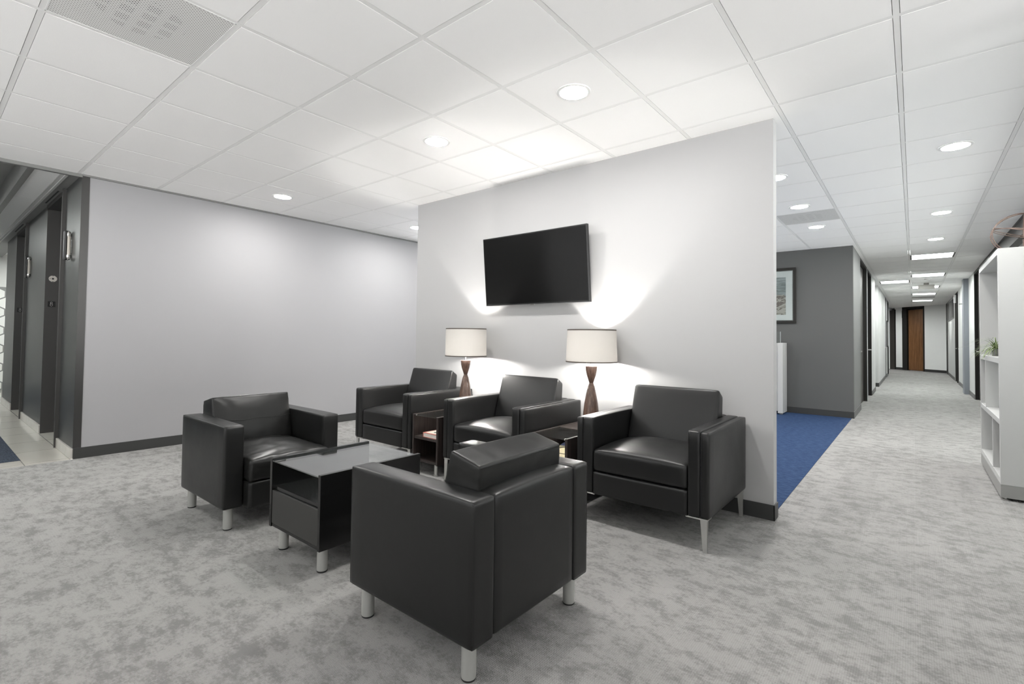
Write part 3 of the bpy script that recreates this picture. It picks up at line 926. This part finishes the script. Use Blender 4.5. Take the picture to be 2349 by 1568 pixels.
# ------------------------------------------------------------------ table lamps
def lamp(r0, r1, zs0, zs1, power):
    t = thing('table_lamp', '', 'table lamp', group='walnut hourglass table lamps')
    b_ = B(); lathe(b_, [(.0, .0), (.066, .0), (.068, .004), (.067, .03), (.062, .09), (.053, .17), (.041, .24), (.028, .30), (.0175, .326), (.0165, .33)], 40, cap=False)
    ob('base', b_, WALN, t, 30)
    b_ = B(); lathe(b_, [(.0165, .33), (.018, .335), (.026, .36), (.036, .39), (.043, .42), (.0465, .455), (.0455, .46), (.0, .46)], 40, cap=False)
    ob('neck', b_, WALN, t, 30)
    b_ = B(); lathe(b_, [(.0085, .46), (.0085, .51)], 16); lathe(b_, [(.014, .50), (.014, .527)], 16)
    ob('socket', b_, SILVER, t, True)
    n_ = 64
    b_ = B(); lathe(b_, [(r0, zs0), (r1, zs1)], n_, cap=False); sh = ob('lamp_shade', b_, SHADE, t, 'all')
    b_ = B(); lathe(b_, [(r0+.001, zs0), (r0+.0015, zs0+.009), (r0-.0015, zs0+.009), (r0-.001, zs0), (r0+.001, zs0)], n_, cap=False)
    ob('trim_band', b_, mat('brown_shade_trim', (.07, .055, .045), .6), sh)
    b_ = B(); lathe(b_, [(r1+.001, zs1-.009), (r1+.0015, zs1), (r1-.0015, zs1), (r1-.001, zs1-.009), (r1+.001, zs1-.009)], n_, cap=False)
    ob('trim_band', b_, bpy.data.materials['brown_shade_trim'], sh)
    b_ = B()
    for k in range(3):
        a = 2*PI*k/3+.4; tube(b_, [(0, 0, zs1-.012), (r1*math.cos(a), r1*math.sin(a), zs1-.004)], .0015, 6)
    tube(b_, [(0, 0, .60), (.02, 0, .64), (.02, 0, .72), (0, 0, zs1-.012)], .0015, 6)
    lathe(b_, [(.006, zs1-.014), (.008, zs1-.002), (.005, zs1+.006), (.001, zs1+.008)], 12)
    ob('shade_fitter', b_, SILVER, t, True)
    b_ = B(); lathe(b_, [(.012, .525), (.026, .55), (.031, .572), (.02, .605), (.002, .61)], 20)
    ob('bulb', b_, emis('bulb_glow', (1, .95, .88), 25), t, True)
    b_ = B(); tube(b_, [(.03, .055, .012), (.06, .09, .02), (.075, .1, .07), (.07, .11, .11), (.06, .12, .09), (.05, .14, .03)], .004, 6); ob('power_cord', b_, RUBBER, t, True)
    ld = bpy.data.lights.new('lamp_bulb', 'POINT'); ld.energy = power; ld.color = (1, .975, .94); ld.shadow_soft_size = .036
    lo = bpy.data.objects.new('bulb_light', ld); COL.objects.link(lo); lo.location = (0, 0, .556); lo.parent = t
    return t, lo
LP = 50
a, la = lamp(.192, .188, .498, .757, LP); a.location = (-3.2375, 3.268, .4945)
a['label'] = 'walnut hourglass table lamp with lit cream drum shade, between two far armchairs'
a, la = lamp(.2, .19, .492, .748, LP); a.location = (-1.9625, 3.375, .4945)
a['label'] = 'walnut hourglass table lamp with lit cream drum shade, beside rightmost wall armchair'

# ------------------------------------------------------------------ television
t = thing('television', 'flat black wall-mounted television tilted down above the middle armchair', 'television', (-2.628, 3.5, 1.471))
t.rotation_euler = (math.atan2(.06, .636), 0, 0)
hw, hh = .5735, .639
b_ = B(); box(b_, -hw, 0, 0, hw, .03, hh, .003); ob('housing', b_, TVB, t)
b_ = B(); box(b_, -hw+.2, .03, .15, hw-.2, .05, hh-.15, .004); ob('back_bulge', b_, TVB, t)
b_ = B(); box(b_, -hw+.011, -.0012, .015, hw-.011, .001, hh-.01); ob('screen', b_, SCREEN, t)
b_ = B(); box(b_, -hw, -.003, -.0015, hw, .01, .0035); ob('bottom_strip', b_, mat('tv_silver_strip', (.25, .25, .25), .3, .8), t)
b_ = B(); box(b_, -.035, -.006, -.004, .01, -.001, .003, .001); ob('logo_plate', b_, SILVER, t)
b_ = B(); box(b_, -.2, .045, .2, .2, .055, .45); box(b_, -.15, .05, .22, -.11, .085, .28); box(b_, .11, .05, .22, .15, .085, .28)
box(b_, -.15, .05, .38, -.11, .12, .44); box(b_, .11, .05, .38, .15, .12, .44)
ob('wall_bracket', b_, DARKF, t)

# ------------------------------------------------------------------ shelf unit, plant, orb
t = thing('shelf_unit', 'tall white open bookcase on a grey plinth at the right edge', 'bookcase', (.5, 5.19, 0))
L, DP = 1.385, .40
b_ = B(); box(b_, 0, 0, .116, DP, .038, 1.893, .001); ob('end_panel', b_, SHELFW, t)
b_ = B(); box(b_, 0, L-.038, .116, DP, L, 1.893, .001); ob('end_panel', b_, SHELFW, t)
b_ = B(); box(b_, 0, .038, 1.85, DP, L-.038, 1.893, .001); ob('top_panel', b_, SHELFW, t)
for z in (.116, .557, 1.02):
    b_ = B(); box(b_, .001, .038, z, DP, L-.038, z+.042, .001); ob('shelf', b_, SHELFW, t)
b_ = B(); box(b_, .001, .455, .158, DP, .48, .557); ob('divider', b_, SHELFW, t)
b_ = B(); box(b_, .001, .93, .599, DP, .955, 1.02); ob('divider', b_, SHELFW, t)
b_ = B(); box(b_, DP-.012, .038, .158, DP, L-.038, .557); box(b_, DP-.012, .038, 1.062, DP, L-.038, 1.85); box(b_, DP-.012, .955, .599, DP, L-.038, 1.02); ob_split('back_panel', b_, SHELFW, t)
b_ = B()
for y in (.6, ):
    lathe(b_, [(.006, 1.77), (.006, 1.776)], 10, (DP-.02, y))
b_.free()
b_ = B(); box(b_, .0, .001, .02, DP, L-.001, .1155); ob('plinth', b_, PLINTH, t)
for x in (.03, DP-.03):
    for y in (.035, L-.035):
        b_ = B(); lathe(b_, [(.022, 0), (.022, .006), (.008, .009), (.008, .021)], 16, (x, y)); ob('levelling_foot', b_, CHROME, t, True)
for y in (.45, .95):
    b_ = B(); box(b_, DP-.0135, y-.006, 1.70, DP-.0115, y+.006, 1.712); ob('screw_cap', b_, RUBBER, t)

t = thing('potted_plant', 'green spiky grass plant in small grey pot on the bookcase shelf', 'plant', (.565, 6.02, 1.062))
b_ = B()
vs = []
for z, h in ((0, .027), (.062, .033)):
    vs += [b_.verts.new((sx*h, sy*h, z)) for sx, sy in ((-1, -1), (1, -1), (1, 1), (-1, 1))]
for f in ((3, 2, 1, 0), (0, 1, 5, 4), (1, 2, 6, 5), (2, 3, 7, 6), (3, 0, 4, 7)): b_.faces.new([vs[k] for k in f])
ob('pot', b_, mat('grey_pot', (.26, .26, .25), .5), t)
b_ = B(); box(b_, -.03, -.03, .05, .03, .03, .056); ob('soil', b_, mat('soil', (.03, .022, .015), .9), t)
LEAF = mat('grass_green', (.16, .22, .075), .5)
v = coords(LEAF); setc(LEAF, ramp(LEAF, noise(LEAF, v, 40, 2), [(.3, (.09, .14, .05)), (.7, (.26, .32, .14))]))
b_ = B()
for k in range(190):
    a = random.uniform(0, 2*PI); ln = random.uniform(.10, .27); up = random.uniform(.2, .95)
    if k < 6: a = PI + random.uniform(-.5, .3); ln = .30; up = .35
    p = Vector((random.uniform(-.02, .02), random.uniform(-.02, .02), .055)); d = Vector((math.cos(a)*(1.15-up), math.sin(a)*(1.15-up), up)).normalized()
    side = Vector((-math.sin(a), math.cos(a), 0)); w0 = random.uniform(.0016, .003); prev = None; st_ = 7
    for s_ in range(st_+1):
        w_ = w0*(1-(s_/st_)**2)+.0003
        cur = (b_.verts.new(p+side*w_), b_.verts.new(p-side*w_))
        if prev: b_.faces.new((prev[0], prev[1], cur[1], cur[0]))
        prev = cur; p = p + d*ln/st_; d = (d + Vector((math.cos(a)*.12, math.sin(a)*.12, -.33 if ln < .28 else -.14))).normalized()
for v_ in b_.verts:
    v_.co.x = min(v_.co.x, .26); v_.co.z = max(v_.co.z, .004) if v_.co.x > -.09 else v_.co.z
ob('foliage', b_, LEAF, t)

t = thing('orb_sculpture', 'bronze wire ring sphere sculpture standing on top of white bookcase', 'sculpture', (.70, 5.62, 1.893))
def ring(b_, R, rot, w=.006, c=(0, 0, .175)):
    N = 48; m_ = Matrix.Rotation(rot[2], 3, 'Z') @ Matrix.Rotation(rot[1], 3, 'Y') @ Matrix.Rotation(rot[0], 3, 'X')
    tube(b_, [Vector(c) + m_ @ Vector((R*math.cos(2*PI*k/N), R*math.sin(2*PI*k/N), 0)) for k in range(N)], w, 8, True)
for R_2, rot in ((.205, (PI/2, 0, .32)), (.20, (PI/2, 0, -.2)), (.20, (.08, .36, 0)), (.195, (.0, .30, 0)), (.2, (PI/2, .0, 1.5))):
    b_ = B(); ring(b_, R_2, rot, .0045)
    for v_ in b_.verts: v_.co.z = .165 + (v_.co.z-.175)*.80
    ob('ring', b_, BRONZE, t, 'all')
b_ = B(); lathe(b_, [(.05, 0), (.05, .006), (.008, .012), (.006, .03)], 24); ob('foot', b_, BRONZE, t, True)

t = thing('geometric_ornament', 'small brown faceted ornament on the lowest bookcase shelf', 'ornament', (.60, 5.42, .159))
b_ = B()
bmesh.ops.create_icosphere(b_, subdivisions=1, radius=.07)
for v_ in b_.verts: v_.co.z = v_.co.z*.85 + .0597
ob('body', b_, BRONZE, t)

# ------------------------------------------------------------------ reception desk and picture near the charcoal wall
t = thing('reception_desk', 'white reception counter end standing on blue carpet before charcoal wall', 'desk', (-1.61, 8.72, .004))
b_ = B(); box(b_, -.072, 0, .02, 0, .33, 1.135, .003); ob('end_panel', b_, SHELFW, t)
b_ = B(); box(b_, -1.9, .04, .05, -.072, .07, 1.13, .002); ob('front_panel', b_, SHELFW, t)
b_ = B(); box(b_, -1.9, .07, 1.10, -.072, .33, 1.13, .002); ob('counter_top', b_, SHELFW, t)
for x in (-.036, -1.85):
    b_ = B(); lathe(b_, [(.025, 0), (.025, .008), (.01, .01), (.01, .05)], 16, (x, .06)); ob('levelling_foot', b_, CHROME, t, True)
b_ = B(); box(b_, -1.8, .1, 1.131, -.05, .106, 1.315); ob('glass_screen', b_, TGLASS, t)
b_ = B(); box(b_, -.054, .0995, 1.131, -.05, .1065, 1.315); ob('glass_edge', b_, mat('glass_edge', (.55, .6, .6), .3), t)

t = thing('framed_artwork', 'framed abstract print with wide white mat on the charcoal wall', 'picture', (-1.48, YG, 1.915))
WF, HF_ = .80, .913
b_ = B()
for (x0, z0, x1, z1) in ((-WF, -HF_/2, 0, -HF_/2+.042), (-WF, HF_/2-.042, 0, HF_/2), (-WF, -HF_/2+.042, -WF+.042, HF_/2-.042), (-.042, -HF_/2+.042, 0, HF_/2-.042)):
    box(b_, x0, -.035, z0, x1, -.002, z1, .004)
ob('frame', b_, DARKF, t)
b_ = B(); box(b_, -WF+.04, -.02, -HF_/2+.04, -.04, -.004, HF_/2-.04); ob('inner_lip', b_, TRIMG, t)
b_ = B(); box(b_, -WF+.055, -.022, -HF_/2+.055, -.055, -.019, HF_/2-.055); ob('mat_board', b_, mat('mat_board', (.55, .56, .57), .5), t)
ART = mat('abstract_print', (.3, .33, .34), .4)
def art():
    m = ART; n, l, b = nt(m)
    v = coords(m, 'Generated', (1, 1, 1))
    s = sepxyz(m, v)
    w = noise(m, coords(m, 'Generated', (1.6, 1, 4)), 1.7, 3, .5, 2.2)
    blob = ramp(m, w, [(.44, (.32, .30, .27)), (.47, (.10, .075, .065)), (.56, (.11, .08, .07)), (.58, (.34, .33, .30))])
    sky = ramp(m, noise(m, coords(m, 'Generated', (1, 1, 5)), 2.4, 4, .6, 1.4), [(.4, (.14, .16, .165)), (.6, (.27, .30, .31))])
    k = mth(m, 'GREATER_THAN', mth(m, 'ADD', s[2], mth(m, 'MULTIPLY', w, .2)), .62)
    setc(m, mix(m, k, blob, sky))
art()
b_ = B(); box(b_, -WF+.15, -.0245, -.315, -.15, -.0215, .305); ob('print', b_, ART, t)
b_ = B(); box(b_, -WF+.043, -.027, -HF_/2+.043, -.043, -.026, HF_/2-.043); ob('glazing', b_, TGLASS, t)

# ------------------------------------------------------------------ elevator lobby things
PALE = mat('pale_numeral', (.55, .54, .52), .4)
for k, (a, b) in enumerate(SX):
    t = thing('floor_number_plate', 'small black plate with pale number 8 on the %s elevator jamb' % ('nearer' if k == 0 else 'farther'), 'sign', (b+.0065, 1.028, 1.498), 0, 'elevator number plates')
    b_ = B(); box(b_, 0, -.033, -.032, .003, .033, .032, .0005); ob('plate', b_, BLACKL, t)
    b_ = B()
    for zc, ry, rz_ in ((.0125, .0085, .0105), (-.0105, .0105, .0125)):
        tube(b_, [(.0035, ry*math.cos(2*PI*q/24), zc+rz_*math.sin(2*PI*q/24)) for q in range(24)], .0017, 6, True)
    ob('numeral', b_, PALE, t, 'all')
b = SX[0][1]
t = thing('keyhole_disc', 'round pale metal key switch disc above the nearer number plate', 'key switch', (b+.0065, 1.034, 1.795))
b_ = B(); lathe(b_, [(.0365, 0), (.0365, .002), (.008, .0025)], 32); 
for v_ in b_.verts: v_.co = Vector((v_.co.z, v_.co.x, v_.co.y))
ob('disc', b_, mat('pale_disc', (.55, .52, .48), .35), t)
b_ = B(); lathe(b_, [(.0105, .0025), (.0105, .0035)], 20)
for v_ in b_.verts: v_.co = Vector((v_.co.z, v_.co.x, v_.co.y))
ob('keyhole', b_, RUBBER, t)
b_ = B(); box(b_, .002, -.03, -.002, .0032, -.018, .002); box(b_, .002, -.003, .028, .0032, .003, .036); box(b_, .002, -.003, -.036, .0032, .003, -.028); ob_split('notch', b_, RUBBER, t)

for k, x in enumerate((-6.44, -9.02)):
    t = thing('hall_lantern', 'chrome and black capsule elevator lantern beside the %s elevator opening' % ('nearer' if k == 0 else 'farther'), 'indicator light', (x, YE, 1.875), 0, 'elevator hall lanterns')
    b_ = B(); box(b_, -.034, -.056, 0, .024, -.03, .29, .012, 3); ob('back_plate', b_, BLACKL, t)
    b_ = B(); lathe(b_, [(.002, .0), (.018, .012), (.024, .035), (.024, .055)], 24, (0, -.024)); ob('end_cap', b_, SILVER, t, True)
    b_ = B(); lathe(b_, [(.021, .055), (.021, .235)], 24, (0, -.024)); ob('lens', b_, mat('frosted_lens', (.6, .56, .5), .25), t, True)
    b_ = B(); lathe(b_, [(.024, .235), (.024, .262), (.018, .283), (.002, .292)], 24, (0, -.024)); ob('end_cap', b_, SILVER, t, True)

# ------------------------------------------------------------------ light
w = bpy.data.worlds.new('world'); scene.world = w; w.use_nodes = True
bg = w.node_tree.nodes['Background']; bg.inputs[1].default_value = 1.0
n_ = w.node_tree.nodes; l_ = w.node_tree.links
tc = n_.new('ShaderNodeTexCoord'); sp = n_.new('ShaderNodeSeparateXYZ'); mr = n_.new('ShaderNodeMapRange'); cr = n_.new('ShaderNodeValToRGB')
l_.new(tc.outputs['Generated'], sp.inputs[0]); l_.new(sp.outputs[2], mr.inputs[0]); mr.inputs[1].default_value = -1; mr.inputs[2].default_value = 1
l_.new(mr.outputs[0], cr.inputs[0])
e = cr.color_ramp.elements
e[0].position = .46; e[0].color = (5.3, 5.3, 5.3, 1)      # lower half brightened to light the ceiling from below
e[1].position = .54; e[1].color = (.5, .5, .5, 1)   # overcast sky
l_.new(cr.outputs[0], bg.inputs[0])

def area(name, loc, sx, sy, e, col=(1, .98, .95)):
    l_ = bpy.data.lights.new(name, 'AREA'); l_.shape = 'RECTANGLE'; l_.size = sx; l_.size_y = sy; l_.energy = e; l_.color = col
    o = bpy.data.objects.new(name, l_); COL.objects.link(o); o.location = loc
    return o

vs_ = scene.view_settings
vs_.view_transform = 'Standard'; vs_.look = 'None'; vs_.gamma = 1; vs_.use_curve_mapping = False
vs_.exposure = 1.48
